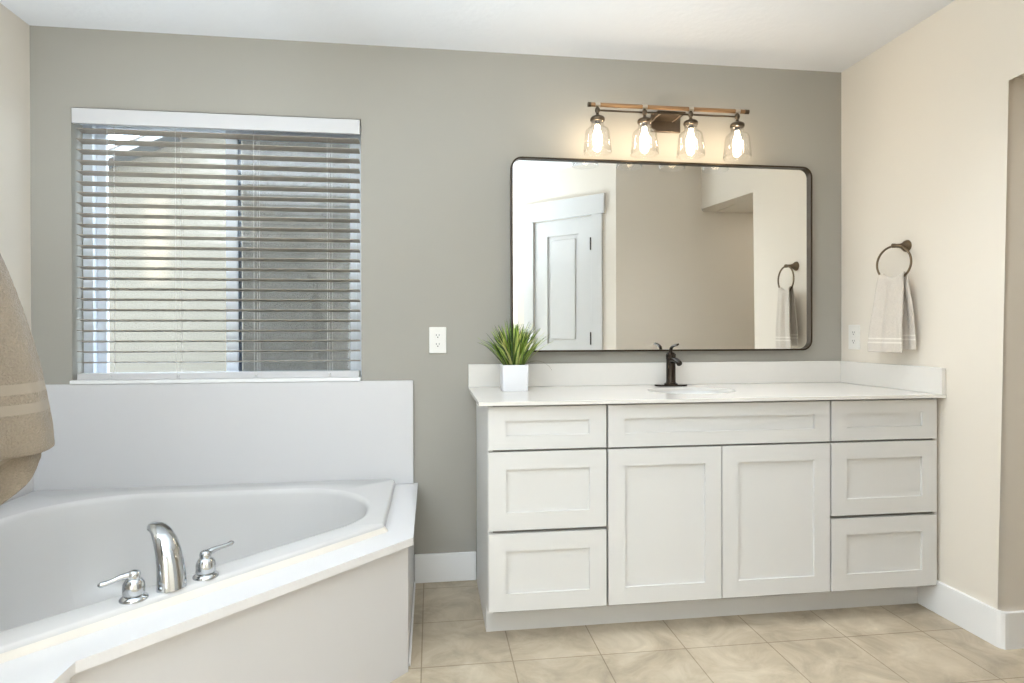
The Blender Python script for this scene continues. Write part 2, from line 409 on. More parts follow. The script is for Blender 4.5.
def casing_door():
    root = bpy.data.objects.new('door_1', None); COL.objects.link(root); root.location = (0, 0, 0)
    root['kind'] = 'structure'; root['label'] = 'white panelled door with craftsman casing, reflected in the mirror'; root['category'] = 'door'
    b = MB()
    b.obox(DO, DA, DN, ZZ, .112, .204, 0, .018, 0, 2.043, .002); b.obox(DO, DA, DN, ZZ, .750, .842, 0, .018, 0, 2.043, .002)
    b.obox(DO, DA, DN, ZZ, .090, .896, 0, .026, 2.043, 2.190, .002)
    obj('door_casing', b, M_DOOR, root)
    # slab with stiles, rails and two raised panels
    s0, s1 = .206, .746; y0, y1 = -.040, -.004
    b = MB()
    b.obox(DO, DA, DN, ZZ, s0, .330, y0, y1, .012, 2.036); b.obox(DO, DA, DN, ZZ, .622, s1, y0, y1, .012, 2.036)
    for z0, z1 in ((.012, .25), (.90, 1.055), (1.912, 2.036)): b.obox(DO, DA, DN, ZZ, .330, .622, y0, y1, z0, z1)
    for z0, z1 in ((.25, .90), (1.055, 1.912)):
        b.obox(DO, DA, DN, ZZ, .330, .622, y0, y1-.014, z0, z1)
        b.obox(DO, DA, DN, ZZ, .362, .590, y0, y1-.004, z0+.032, z1-.032, .006, 2)
    obj('door_panel', b, M_DOOR, root)
    for z in (1.82, 1.095, .25):
        b = MB(); b.obox(DO, DA, DN, ZZ, .2035, .2115, -.003, .024, z-.048, z+.048, .002)
        obj('hinge', b, M_BRONZE, root)['label'] = 'dark bronze hinge'
casing_door()

def baseboard(name, segs, label):
    b = MB()
    for s in segs: b.box(*s, bev=.004)
    return struct(name, b, M_WHITE, label, 'baseboard')
baseboard('baseboard_back', [(-.078, .204, -.014, 0, 0, .131)], 'white baseboard between the tub deck and vanity')
b = MB(); b.prism([(XR, -.503), (XR-.014, -.503), (XR-.014, -.865), (XR-.010, -.879), (XR-.001, -.8875), (XR+.012, -.889), (3.3, -.889), (3.3, -.875), (XR+.02, -.875), (XR, -.853)], 'z', 0, .131)
struct('baseboard_right', b, M_WHITE, 'white baseboard below the cream wall, wrapping the rounded opening corner', 'baseboard')
baseboard('baseboard_rear', [(1.40, 3.3, -1.65, -1.636, 0, .131)], 'white baseboard of the rear wall')

# ------------------------------------------------------------------ window
def window():
    root = bpy.data.objects.new('window_1', None); COL.objects.link(root); root.location = (0, 0, 0)
    root['kind'] = 'structure'; root['label'] = 'white vinyl slider window behind the blind above the tub'; root['category'] = 'window'
    y0, y1 = .085, .145
    b = MB()
    x0, x1, z0, z1 = WX0, WX1, .942, WZ1
    b.box(x0, x0+.042, y0, y1, z0, z1, .003); b.box(x1-.03, x1, y0, y1, z0, z1, .003)
    b.box(x0+.042, x1-.03, y0, y1, z0, z0+.009, .002); b.box(x0+.042, x1-.03, y0, y1, z1-.034, z1, .003)
    obj('window_frame', b, M_VINYL, root)
    def sash(a0, a1, ya, yb, w, wr, wt, c0, c1):
        b = MB(); b.box(a0, a0+w, ya, yb, c0, c1, .003); b.box(a1-wr, a1, ya, yb, c0, c1, .003)
        b.box(a0+w, a1-wr, ya, yb, c0, c0+.012, .002); b.box(a0+w, a1-wr, ya, yb, c1-wt, c1, .003)
        return obj('window_sash', b, M_VINYL, root)
    s1 = sash(x0+.042, -.868, .114, .138, .040, .052, .012, z0+.009, z1-.034)
    s2 = sash(-.920, x1-.03, .090, .112, .050, .030, .048, z0+.009, z1-.034)
    obj('window_pane', MB().box(x0+.08, -.918, .124, .127, z0+.02, z1-.045), M_GLASS, s1)
    obj('window_pane', MB().box(-.872, x1-.058, .100, .103, z0+.02, z1-.080), M_GLASS, s2)
    obj('channel_shadow', MB().box(-.870, -.858, .104, .1125, z0+.021, z1-.082), M_CHANNEL_SHADE, root)['label'] = 'dark blue-grey strip drawn for the shadow line of the screen channel'  # solid dark strip where the channel's shadow line falls
    obj('insect_screen', MB().box(-.862, x1-.035, .1405, .1425, z0+.012, z1-.040), M_SCREEN, root)['label'] = 'grey insect screen over right half'
    obj('window_sill', MB().box(WX0+.001, WX1-.001, -.024, .085, .926, .942, .003), M_WHITE, root)
window()
def blind():
    t = thing('window_blind', 'white horizontal slat blind hanging inside the window recess above the tub', 'blind', (-.914, .03, .943))
    obj('valance', MB().box(WX0+.010, WX1-.003, -.016, -.002, 2.033, 2.097, .002), M_RAIL, t)
    obj('head_rail', MB().box(WX0+.012, WX1-.010, 0.0, .058, 2.046, 2.097, .002), M_VINYL, t)
    b = MB()
    for k in range(23):
        z = 2.016 - .0454*k
        pts = []
        n = 6
        for i in range(n+1):
            y = .006 + .05*i/n; pts.append((y, z - .125*(y-.031) + .0016*math.sin(math.pi*i/n)))
        poly = pts + [(y, zz-.003) for y, zz in pts[::-1]]
        b.prism(poly, 'x', WX0+.016, WX1-.010)
    obj('slats', b, M_BLIND, t)
    obj('bottom_rail', MB().box(WX0+.016, WX1-.010, .004, .058, .9425, .970, .003), M_RAIL, t)
    for x in (-1.375, -1.10, -.775, -.46):
        b = MB()
        for y in (.0035, .0585): b.box(x-.0005, x+.0005, y-.0005, y+.0005, .968, 2.05)
        b.box(x+.016, x+.0169, .030, .0309, .968, 2.05)
        obj('ladder_cord', b, M_CORD, t)
        obj('cord_button', MB().lathe((x+.008, .0035, .956), [(.007, 0), (.006, .003), (.001, .004)], (0, -1, 0), 16), M_RAIL, t)
blind()

# ------------------------------------------------------------------ neighbour's house and yard, outside the window
def outside():
    g = MB().box(-9, 6, .16, 14, -.5, -.4)
    struct('ground', g, M_GRAVEL, 'grey gravel side yard outside the window', 'ground')
    t = thing('neighbor_house', 'tan stucco house with sloping white eave seen through the blind', 'house', (-1, 3, -.4))
    zr = lambda x: 2.579 + (x+2.839)*.460                    # rake line on the wall
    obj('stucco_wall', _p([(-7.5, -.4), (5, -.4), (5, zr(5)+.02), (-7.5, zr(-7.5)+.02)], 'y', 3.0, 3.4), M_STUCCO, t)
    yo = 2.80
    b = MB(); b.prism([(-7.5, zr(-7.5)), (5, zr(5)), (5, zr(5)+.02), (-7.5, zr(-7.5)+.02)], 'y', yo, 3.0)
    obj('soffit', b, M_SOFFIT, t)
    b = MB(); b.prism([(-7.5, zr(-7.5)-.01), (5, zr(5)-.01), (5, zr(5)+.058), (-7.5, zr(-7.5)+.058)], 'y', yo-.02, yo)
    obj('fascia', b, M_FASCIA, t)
    for x in [-3.4+.17*k for k in range(14)]:
        b = MB(); b.prism([(x, zr(x)-.006), (x+.012, zr(x+.012)-.006), (x+.012, zr(x+.012)), (x, zr(x))], 'y', yo, 3.0)
        obj('soffit_batten', b, M_SHINGLE, t)
    b = MB(); b.prism([(-7.5, zr(-7.5)+.059), (5, zr(5)+.059), (5, zr(5)+.075), (-7.5, zr(-7.5)+.075)], 'y', yo-.03, 5.0)
    obj('roof', b, M_SHINGLE, t)
def _p(pts, axis, a0, a1):
    b = MB(); b.prism(pts, axis, a0, a1); return b
outside()

# ------------------------------------------------------------------ tub surround and tub (u = from left wall, v = from back wall)
UV = lambda u, v: (XL+u, -v)
C0 = UV(.74, .74)
deck_out = [UV(*p) for p in [(0.003, .003), (1.6126, .003), (1.6126, .757), (.936, 1.445), (.936, 1.80), (0.003, 1.80)]]
rim_poly = rounded_poly([UV(*p) for p in [(.03, .03), (1.512, .03), (1.512, .690), (.675, 1.535), (.03, 1.535)]], [.02, .03, .02, .02, .03], 5)
hole_poly = rounded_poly([UV(*p) for p in [(.06, .06), (1.475, .06), (1.475, .67), (.66, 1.49), (.06, 1.49)]], [.02]*5, 3)
basin_poly = rounded_poly([UV(*p) for p in [(.162, .162), (1.440, .162), (1.440, .640), (.640, 1.440), (.162, 1.440)]], [.36, .33, .27, .27, .33], 14)
def tub_deck():
    t = thing('tub_deck', 'white built-in deck and splash panels around the corner bathtub', 'tub deck', (XL+.8, -.8, 0))
    A = angles_for([deck_out, hole_poly], C0, 60)
    b = MB(); b.ringslab([cast(deck_out, C0, a) for a in A], [cast(hole_poly, C0, a) for a in A], .4315, .457)
    es = []
    for e in b.b.edges:
        a, c = e.verts[0].co, e.verts[1].co
        if abs(a.z-.457) < 1e-5 and abs(c.z-.457) < 1e-5:
            mid = (a+c)/2
            fs = e.link_faces
            if len(fs) == 2 and any(abs(f.normal.z) < .5 for f in fs) and mid.x > XL+.9: es.append(e)
    b.b.normal_update()
    obj('deck_top', b, M_SPLASH, t)
    # apron panels below the overhanging deck
    q = [UV(1.594, .004), UV(1.594, .742), UV(.918, 1.430), UV(.918, 1.78), UV(.004, 1.78)]
    i = [UV(1.574, .004), UV(1.574, .734), UV(.898, 1.421), UV(.898, 1.76), UV(.004, 1.76)]
    for k in range(4):
        b = MB(); b.prism([q[k], q[k+1], i[k+1], i[k]], 'z', 0, .4315)
        obj('apron_panel', b, M_APRON, t)
    obj('base_strip', MB().box(UV(1.594, 0)[0], UV(1.594, 0)[0]+.007, -.71, -.016, 0, .012, .002), M_WHITE, t)
    obj('splash_panel', MB().box(XL+.0005, -.0815, -.020, -.0005, .4575, .9255, .003), M_PANEL, t)
    obj('splash_panel', MB().box(XL+.0005, XL+.020, -1.635, -.0205, .4575, .9255, .003), M_PANEL, t)
tub_deck()
def bathtub():
    t = thing('bathtub', 'white corner bathtub with oval basin dropped into the deck below the window', 'bathtub', (XL+.74, -.74, .05))
    A = angles_for([rim_poly], C0, 144)
    def scl(poly, s, z, dx=0, dy=0): return [(C0[0]+dx+(cast(poly, C0, a)[0]-C0[0])*s, C0[1]+dy+(cast(poly, C0, a)[1]-C0[1])*s, z) for a in A]
    def off(poly, d, z):
        r = []
        for a in A:
            x, y = cast(poly, C0, a); l = math.hypot(x-C0[0], y-C0[1]); r.append((C0[0]+(x-C0[0])*(l-d)/l, C0[1]+(y-C0[1])*(l-d)/l, z))
        return r
    b = MB()
    rings = [off(rim_poly, .018, .4575), off(rim_poly, 0, .458), off(rim_poly, .001, .478), off(rim_poly, .004, .4845), off(rim_poly, .010, .487),
             off(basin_poly, -.012, .487), off(basin_poly, -.005, .4862), off(basin_poly, 0, .4835), off(basin_poly, .006, .478), off(basin_poly, .010, .468),
             off(basin_poly, .018, .42), off(basin_poly, .032, .34), off(basin_poly, .055, .25), off(basin_poly, .085, .17), off(basin_poly, .125, .115), off(basin_poly, .18, .09), off(basin_poly, .25, .082)]
    rings.append(scl(basin_poly, .3, .078)); rings.append(scl(basin_poly, .02, .076))
    b.loft(rings, False, True)
    obj('tub_shell', b, M_ACRYL, t, 50)
    AD = sorted([(a if a < math.pi else a-2*math.pi) for a in A if (lambda p: (p[0]-XL) - p[1] > 2.175)(cast(rim_poly, C0, a))])
    def offd(d, z):
        r = []
        for a in AD:
            x, y = cast(rim_poly, C0, a); l = math.hypot(x-C0[0], y-C0[1]); r.append((C0[0]+(x-C0[0])*(l-d)/l, C0[1]+(y-C0[1])*(l-d)/l, z))
        return r
    b = MB(); b.loft([offd(-.011, .4572), offd(-.0095, .4605), offd(-.003, .469), offd(.0005, .474), offd(.002, .4572)], False, False, False)  # raised beige strip drawn in place of the groove beside the rim
    obj('groove_strip', b, M_GROOVE, t, 60)['label'] = 'beige strip standing in for the groove along the rim'
    obj('drain', MB().lathe((C0[0]+.05, C0[1]+.05, .0785), [(.035, 0), (.034, .003), (.02, .004)], n=24), M_DRAIN, t)
bathtub()

# roman tub filler: spout and two lever handles on the rim
IN = Vector((-.70711, .70711, 0)); AL = Vector((.70711, .70711, 0))
def tub_spout():
    base = Vector((-.662, -1.157, .487))
    t = thing('tub_spout', 'curved chrome tub spout standing between its two lever handles', 'tub spout', base)
    prof = [(0, 0), (.002, .030), (.008, .060), (.018, .088), (.034, .113), (.054, .131), (.076, .141), (.098, .143), (.112, .136), (.116, .129)]
    pts = [base + IN*h + ZZ*z for h, z in prof]
    w = [.036, .0345, .033, .0315, .0295, .0265, .023, .019, .015, .012]
    th = [.030, .028, .026, .0235, .0205, .017, .0135, .0105, .008, .006]
    obj('spout_body', MB().tube(pts, w, 24, th, up=IN), M_CHROME, t, 60)
    tip = base + IN*.108 + ZZ*.131
    obj('aerator', MB().lathe(tip, [(.009, 0), (.009, .006)], (IN*.6 - ZZ).normalized(), 14), M_CHROME, t)
tub_spout()
def tub_handle(base, direction, label):
    base = Vector(base)
    t = thing('tub_lever_handle', label, 'tub handle', base, 'chrome tub lever handles')
    obj('escutcheon', MB().lathe(base, [(.032, 0), (.032, .003), (.029, .007), (.022, .010), (.020, .012)], n=28), M_CHROME, t, 50)
    obj('handle_body', MB().lathe(base, [(.0225, .011), (.0250, .016), (.0252, .030), (.0238, .040), (.019, .048), (.0145, .051), (.0150, .056), (.0155, .062), (.013, .068), (.006, .071), (.0001, .072)], n=28), M_CHROME, t, 50)
    d = Vector(direction).normalized()
    c = base + ZZ*.060
    pts = [c, c+d*.014+ZZ*.003, c+d*.028+ZZ*.0045, c+d*.044+ZZ*.003, c+d*.058+ZZ*.002, c+d*.070+ZZ*.003, c+d*.076+ZZ*.004]
    obj('lever', MB().tube(pts, [.0105, .0095, .008, .0068, .0070, .0080, .004], 12, [.0105, .0085, .007, .006, .006, .007, .0035]), M_CHROME, t, 60)
tub_handle((-.728, -1.213, .487), (-.78, -.62, -.12), 'chrome tub lever handle left of the spout, lever pointing left')
tub_handle((-.603, -1.090, .487), (.76, .65, .14), 'chrome tub lever handle right of the spout, lever pointing right')

# ------------------------------------------------------------------ vanity
VY = -.587
def vanity():
    t = thing('vanity_cabinet', 'long white shaker vanity cabinet standing against the back wall', 'vanity cabinet', (1.12, -.3, 0))
    b = MB(); x0, x1, y0, y1, z0, z1 = .224, XR-.005, -.580, -.024, .105, .870
    b.box(x0, x1, y0, y1, z0, z0+.018); b.box(x0, x1, y1-.012, y1, z0+.018, z1)
    for x in (x0, .644, 1.548, x1-.018): b.box(x, x+.018, y0, y1-.012, z0+.018, z1)
    for (xa, xb) in ((x0+.018, .644), (.662, 1.548), (1.566, x1-.018)):
        for z in (z1-.018, .698): b.box(xa, xb, y0, y0+.02, z, z+.018)
    for (xa, xb) in ((x0+.018, .644), (1.566, x1-.018)): b.box(xa, xb, y0, y0+.02, .401, .419)
    b.box(1.096, 1.114, y0, y0+.02, z0+.018, .698)
    obj('carcass', b, M_DARKGAP, t)
    b = MB(); b.prism([(-.024, 0), (-.024, .877), (-.586, .877), (-.586, .105), (-.505, .105), (-.505, 0)], 'x', .205, .2235)
    obj('side_panel', b, M_CAB, t)
    obj('toe_kick', MB().box(.2238, XR-.0145, -.5035, -.485, 0, .1045), M_CAB, t)
    obj('filler_strip', MB().box(2.0235, XR-.001, -.586, -.5805, .105, .8765), M_CAB, t)
    obj('face_rail', MB().box(.2238, 2.0233, -.586, -.5805, .8665, .8768), M_DARKGAP, t)
    def front(x0, x1, z0, z1, rail, stile):
        y0, y1 = -.6066, -.5872
        b = MB()
        b.box(x0, x0+stile, y0, y1, z0, z1); b.box(x1-stile, x1, y0, y1, z0, z1)
        b.box(x0+stile, x1-stile, y0, y1, z0, z0+rail); b.box(x0+stile, x1-stile, y0, y1, z1-rail, z1)
        b.box(x0+stile, x1-stile, y0+.009, y1, z0+rail, z1-rail)
        return b
    for (x0, x1) in ((.2065, .648), (1.5615, 2.0205)):
        for (z0, z1, r) in ((.712, .869, .051), (.4165, .7035, .064), (.119, .4035, .064)):
            obj('drawer', front(x0, x1, z0, z1, r, .065), M_CAB, t)
    obj('false_front', front(.6565, 1.5535, .711, .869, .051, .065), M_CAB, t)
    obj('cabinet_door', front(.6565, 1.1025, .1195, .7035, .064, .065), M_CAB, t)
    obj('cabinet_door', front(1.1070, 1.5535, .1195, .7035, .064, .065), M_CAB, t)
vanity()
SKC = (1.108, -.318)
def countertop():
    t = thing('vanity_countertop', 'white quartz countertop with backsplash resting on the vanity cabinet', 'countertop', (1.1, -.3, .877))
    out = [(.169, -.001), (.169, -.634), (XR-.001, -.634), (XR-.001, -.001)]
    ell = [(SKC[0]+.188*math.cos(2*math.pi*k/64), SKC[1]+.146*math.sin(2*math.pi*k/64)) for k in range(64)]
    A = angles_for([out], SKC, 64)
    b = MB(); b.ringslab([cast(out, SKC, a) for a in A], [cast(ell, SKC, a) for a in A], .8775, .8907)
    obj('slab', b, M_QUARTZ, t)
    obj('backsplash', MB().box(.169, XR-.001, -.020, -.001, .8907, .9965, .002), M_QUARTZ, t)
    obj('side_splash', MB().box(XR-.020, XR-.001, -.632, -.0205, .8907, .9965, .002), M_QUARTZ, t)
countertop()
def sink():
    t = thing('sink_basin', 'white oval undermount sink basin in the countertop below the dark faucet', 'sink', (SKC[0], SKC[1], .735))
    b = MB(); rings = []
    for s, z in ((1.10, .8772), (1.03, .8772), (1.015, .866), (.99, .84), (.94, .80), (.84, .765), (.66, .748), (.4, .741), (.14, .738), (.02, .738)):
        rings.append([(SKC[0]+.188*s*math.cos(2*math.pi*k/64), SKC[1]+.146*s*math.sin(2*math.pi*k/64), z) for k in range(64)])
    b.loft(rings, False, True)
    obj('bowl', b, M_PORC, t, 60)
    obj('drain', MB().lathe((SKC[0], SKC[1], .7385), [(.030, 0), (.030, .002), (.022, .004)], n=24), M_BRONZE, t)
sink()
def faucet():
    x, y, z = 1.111, -.088, .8909
    t = thing('sink_faucet', 'dark bronze single-lever faucet standing behind the sink', 'faucet', (x, y, z))
    pl = rounded_poly([(x-.078, y-.027), (x+.078, y-.027), (x+.078, y+.027), (x-.078, y+.027)], [.0265]*4, 8)
    b = MB(); b.prism(pl, 'z', z, z+.007); obj('base_plate', b, M_BRONZE, t)
    obj('faucet_body', MB().lathe((x, y, z), [(.031, .007), (.031, .011), (.026, .014), (.0235, .016), (.0220, .020), (.0215, .070), (.0215, .122), (.0228, .128), (.0228, .148), (.017, .154), (.010, .158)], n=28), M_BRONZE, t, 40)
    pts = [(x, y-.010, z+.118), (x, y-.030, z+.122), (x, y-.055, z+.122), (x, y-.078, z+.118), (x, y-.094, z+.112)]
    obj('spout', MB().tube(pts, [.0145, .014, .013, .012, .0115], 16), M_BRONZE, t, 60)
    obj('aerator', MB().lathe((x, y-.092, z+.114), [(.0128, 0), (.0128, .011), (.010, .013)], (0, -.75, -.66), 16), M_BRONZE, t)
    pts = [(x, y, z+.154), (x, y, z+.168), (x, y-.006, z+.178), (x, y-.026, z+.186), (x, y-.054, z+.191), (x, y-.080, z+.194)]
    obj('lever', MB().tube(pts, [.0085, .008, .0085, .008, .0085, .0078], 12, [.0085, .008, .0078, .0058, .0052, .0046]), M_BRONZE, t, 60)
faucet()

def outlet(name, label, face):
    """face(a, d, z) -> world point: a along the wall, d out of it"""
    c = face(0, 0, 0)
    t = thing('wall_outlet', label, 'outlet', c, 'white wall outlets')
    def fb(a0, a1, d0, d1, z0, z1, bev=0):
        p, q = Vector(face(a0, d0, z0)), Vector(face(a1, d1, z1))
        return MB().box(p.x, q.x, p.y, q.y, p.z, q.z, bev)
    obj('cover_plate', fb(-.039, .039, 0.0005, .007, -.060, .060, .003), M_PLASTIC, t)
    for s in (-1, 1):
        r = obj('receptacle', fb(-.0165, .0165, .007, .0085, s*.0205-.0145, s*.0205+.0145, .0012), M_PLASTIC, t)
        for a in (-.0065, .0065):
            obj('slot', fb(a-.0012, a+.0012, .0085, .0089, s*.0205-.001, s*.0205+.007), M_SLOT, r)
        obj('slot', fb(-.0026, .0026, .0085, .0089, s*.0205-.0095, s*.0205-.0045), M_SLOT, r)
    return t
outlet('a', 'white duplex outlet on the greige wall left of the vanity plant', lambda a, d, z: (.030+a, -d, 1.1075+z))
outlet('b', 'white duplex outlet on the cream wall in the corner beside the hanging towel', lambda a, d, z: (XR-d, -.100+a, 1.116+z))

# ------------------------------------------------------------------ mirror
def mirror():
    x0, x1, z0, z1 = .366, 1.8555, 1.0515, 1.9505
    t = thing('wall_mirror', 'large wall mirror with thin dark rounded frame above the vanity', 'mirror', ((x0+x1)/2, 0, z0))
    o = rounded_poly([(x0, z0), (x1, z0), (x1, z1), (x0, z1)], [.050]*4, 10); w = .0075
    i = rounded_poly([(x0+w, z0+w), (x1-w, z0+w), (x1-w, z1-w), (x0+w, z1-w)], [.050-w]*4, 10)
    b = MB(); n = len(o); yb, yf = -.003, -.042
    V = [[b.b.verts.new((p[0], y, p[1])) for p in r] for r, y in ((o, yb), (o, yf), (i, yf), (i, yb))]
    for a, c in ((0, 1), (1, 2), (2, 3), (3, 0)):
        for k in range(n):
            j = (k+1) % n; b.b.faces.new([V[a][k], V[a][j], V[c][j], V[c][k]])
    obj('mirror_frame', b, M_FRAME, t, 40)
    b = MB(); b.prism(i, 'y', -.024, -.006); obj('mirror_glass', b, M_MIRROR, t)
mirror()

# ------------------------------------------------------------------ vanity light
def vanity_light():
    yb = -.135
    t = thing('vanity_light', 'four-bulb vanity light with wooden bar and clear glass jar shades above the mirror', 'wall light', (1.083, 0, 2.14))
    obj('backplate', MB().box(1.045, 1.191, -.014, -.001, 2.100, 2.190, .003), M_PLATE, t)
    b = MB(); b.tube([(.706, yb, 2.169), (1.470, yb, 2.169)], .0095, 14); obj('wood_bar', b, M_WOOD, t, 50)['label'] = 'honey coloured wooden bar'
    for xa, xb in ((.703, .716), (1.452, 1.472)):
        b = MB(); b.tube([(xa, yb, 2.169), (xb, yb, 2.169)], .0108, 14); obj('bar_cap', b, M_GUN, t, 50)
    b = MB(); b.tube([(.748, yb+.004, 2.1455), (1.418, yb+.004, 2.1455)], .0042, 10); obj('metal_rod', b, M_GUN, t, 50)
    obj('mount_plate', MB().box(1.030, 1.166, yb+.002, -.013, 2.150, 2.158, .002), M_GUN, t)
    for x, s in ((1.052, 1), (1.150, -1)):
        b = MB(); b.tube([(x, -.013, 2.152), (x-.004*s, -.06, 2.152), (x, yb+.006, 2.149)], .0045, 10); obj('support_arm', b, M_NICKEL, t, 50)
    for x in (.747, .968, 1.189, 1.416):
        b = MB(); b.tube([(x-.011, yb, 2.169), (x+.011, yb, 2.169)], .0112, 16); obj('bar_clamp', b, M_NICKEL, t, 50)
        obj('knuckle', MB().lathe((x, yb, 2.126), [(.006, 0), (.006, .006), (.0095, .009), (.0125, .017), (.0105, .026), (.006, .031), (.006, .037)], n=18), M_GUN, t, 50)
        b = MB(); b.tube([(x, yb, 2.098), (x, yb, 2.077)], .0115, 16); obj('lamp_socket', b, M_GUN, t, 50)
        obj('socket_cap', MB().lathe((x, yb, 2.093), [(.0245, .0), (.031, .002), (.0330, .006), (.0330, .014), (.029, .020), (.016, .025), (.008, .030), (.007, .036)], n=24), M_GUN, t, 50)
        prof = [(.0275, 2.094), (.0275, 2.088), (.0258, 2.086), (.0258, 2.081), (.0272, 2.079), (.0272, 2.074), (.0262, 2.071), (.0290, 2.066), (.042, 2.060), (.0500, 2.052), (.0525, 2.042), (.0570, 2.000), (.0615, 1.953)]
        b = MB(); n = 32
        rings = [[(x+r*math.cos(2*math.pi*k/n), yb+r*math.sin(2*math.pi*k/n), z) for k in range(n)] for r, z in prof]
        b.loft(rings, False, False)
        sh = obj('glass_shade', b, M_SHADE, t); md = sh.modifiers.new('thick', 'SOLIDIFY'); md.thickness = .0025; md.offset = 1
        sh.data.shade_smooth()
        bp = [(.0100, 2.080), (.0100, 2.066), (.0110, 2.060), (.0155, 2.046), (.0200, 2.030), (.0212, 2.016), (.0190, 1.999), (.0125, 1.987), (.0045, 1.982), (.0005, 1.981)]
        b = MB(); b.loft([[(x+r*math.cos(2*math.pi*k/24), yb+r*math.sin(2*math.pi*k/24), z) for k in range(24)] for r, z in bp], True, True)
        obj('bulb', b, M_BULB, t, 60)['label'] = 'lit warm bulb'
vanity_light()

# ------------------------------------------------------------------ towels and rings
def towel_ring(flange, top, ringc, R, r, nrm, xdir, label):
    fl, tp = Vector(flange), Vector(top)
    t = thing('towel_ring', label, 'towel ring', fl, 'bronze towel rings')
    ax = (tp-fl).normalized()
    L = (tp-fl).length
    obj('wall_flange', MB().lathe(fl, [(.026, .0005), (.026, .004), (.024, .009), (.018, .017), (.012, .026), (.0095, .036), (.0085, L-.006), (.0095, L), (.0095, L+.010), (.004, L+.014)], ax, 24), M_RINGBR, t, 50)
    obj('ring', MB().torus(ringc, nrm, R, r, n=56, k=10, xdir=xdir, R2=.0745), M_RINGBR, t)
    return t
_rd = Vector((-math.sin(math.radians(5)), math.cos(math.radians(5)), 0))         # ring plane direction
_rn = Vector((_rd.y, -_rd.x, 0))
RC = Vector((1.975, -.428, 1.436))
towel_ring((XR, -.428, 1.512), (1.980, -.428, 1.512), RC, .089, .0046, _rn, _rd, 'bronze towel ring on the cream wall holding the small towel')

def towel(name, label, loc, point, nu, nv, total, m, thick, vhem, cat='towel'):
    """point(s, v) -> world point, s in [-1, 1] across, v in metres along the cloth; vhem(v) -> metres to the nearer hem"""
    t = thing(name, label, cat, loc)
    bm = bmesh.new(); uvl = bm.loops.layers.uv.new('UVMap')
    G = [[bm.verts.new(Vector(point(-1+2*i/nu, total*j/nv)) - Vector(loc)) for i in range(nu+1)] for j in range(nv+1)]
    for j in range(nv):
        for i in range(nu):
            f = bm.faces.new([G[j][i], G[j][i+1], G[j+1][i+1], G[j+1][i]]); f.smooth = True
            for lp, (jj, ii) in zip(f.loops, ((j, i), (j, i+1), (j+1, i+1), (j+1, i))):
                lp[uvl].uv = (ii/nu, vhem(total*jj/nv))
    me = bpy.data.meshes.new('cloth'); bm.to_mesh(me); bm.free(); me.materials.append(m)
    o = bpy.data.objects.new('cloth', me); COL.objects.link(o); o.parent = t
    md = o.modifiers.new('thick', 'SOLIDIFY'); md.thickness = thick; md.offset = 0
    tx = bpy.data.textures.new(name+'_pile', 'CLOUDS'); tx.noise_scale = .004
    sb = o.modifiers.new('sub', 'SUBSURF'); sb.levels = 1; sb.render_levels = 1
    dm = o.modifiers.new('pile', 'DISPLACE'); dm.texture = tx; dm.strength = .0022; dm.texture_coords = 'LOCAL'
    return t
# small towel through the ring on the right wall
LF, LB, TOPARC = .314, .300, .030
def small_point(s, v):
    tot = LF+LB+TOPARC
    side = 1
    if v < LF: d = LF - v; off = .0125; ph = 0.0; side = 1
    elif v < LF+TOPARC:
        a = (v-LF)/TOPARC; d = -.010*math.sin(math.pi*a); off = .0125*math.cos(math.pi*a); side = 1 - 2*a; ph = a
    else: d = v-LF-TOPARC; off = -.0125; ph = 1.0; side = -1
    dd = max(0, d)
    w = (.064 + .026*min(1, dd/.28)**.8)*(1 if side > 0 else .90)
    wave = .006*math.sin(s*5.2+.6+ph*2.2)*min(1, dd/.06+.25) + .004*math.sin(s*9+ph)*min(1, dd/.1)
    arc = .0745 - math.sqrt(max(1e-6, .0745**2 - (min(.95, abs(s)*.70)*.0745)**2))       # ring arc lifts the edges
    lift = arc*max(0, 1-dd/.10)
    shift = (-.004 - .010*min(1, dd/.25)) if side > 0 else (-.024*min(1, dd/.1) - .012)
    outn = off*(1+1.0*min(1, dd/.2)) + wave
    base = RC - ZZ*.0745
    return base + _rd*(-(s*w) + (0.020 if side > 0 else .002)*min(1, dd/.28) + (.002 if side > 0 else -.014*min(1, dd/.1))) - _rn*(-1)*0 + (-_rn if _rn.x > 0 else _rn)*outn + ZZ*(.004 + lift - d)
towel('hand_towel', 'small oatmeal hand towel hanging from the ring on the cream wall', (1.975, -.43, 1.06), small_point, 22, 72, LF+LB+TOPARC, M_TOWEL_S, .0075,
      lambda v: min(v, LF+LB+TOPARC-v))
# large towel gathered on a ring at the end of the partition, hanging into the frame from the left
BC = Vector((-.845, -1.645, 1.475))
towel_ring((-.899, -1.645, 1.5495), (-.853, -1.645, 1.5495), BC, .0745, .005, (1, 0, 0), (0, 1, 0), 'bronze towel ring on the partition end holding the large tan towel')
BF, BB, BT = .51, .64, .04
def big_point(s, v):
    Lf = .512 - .012*abs(s); Lb = .715 - .195*abs(s)**.85
    up = 0
    if v < BF: d = (BF - v)/BF*Lf; side = 1; ph = 0
    elif v < BF+BT:
        a = (v-BF)/BT; d = 0; side = math.cos(math.pi*a); ph = a; up = .012*math.sin(math.pi*a)
    else: d = (v-BF-BT)/BB*Lb; side = -1; ph = 1
    base = BC - ZZ*.0745
    W = (.032 + .208*(1-math.exp(-d/.26)))
    y = s*W
    z = -d + up + .010*abs(s)*(1-min(1, d/.1))
    bell = .0135*side + .036*min(1, d/.45)
    fold = (.018*math.sin(s*4.5-3.0) + .009*math.sin(s*11))*min(1, d/.35)
    return base + Vector((bell + fold + .006*min(1, d/.3) + -.002*min(1, d/.4), y, z+.004))
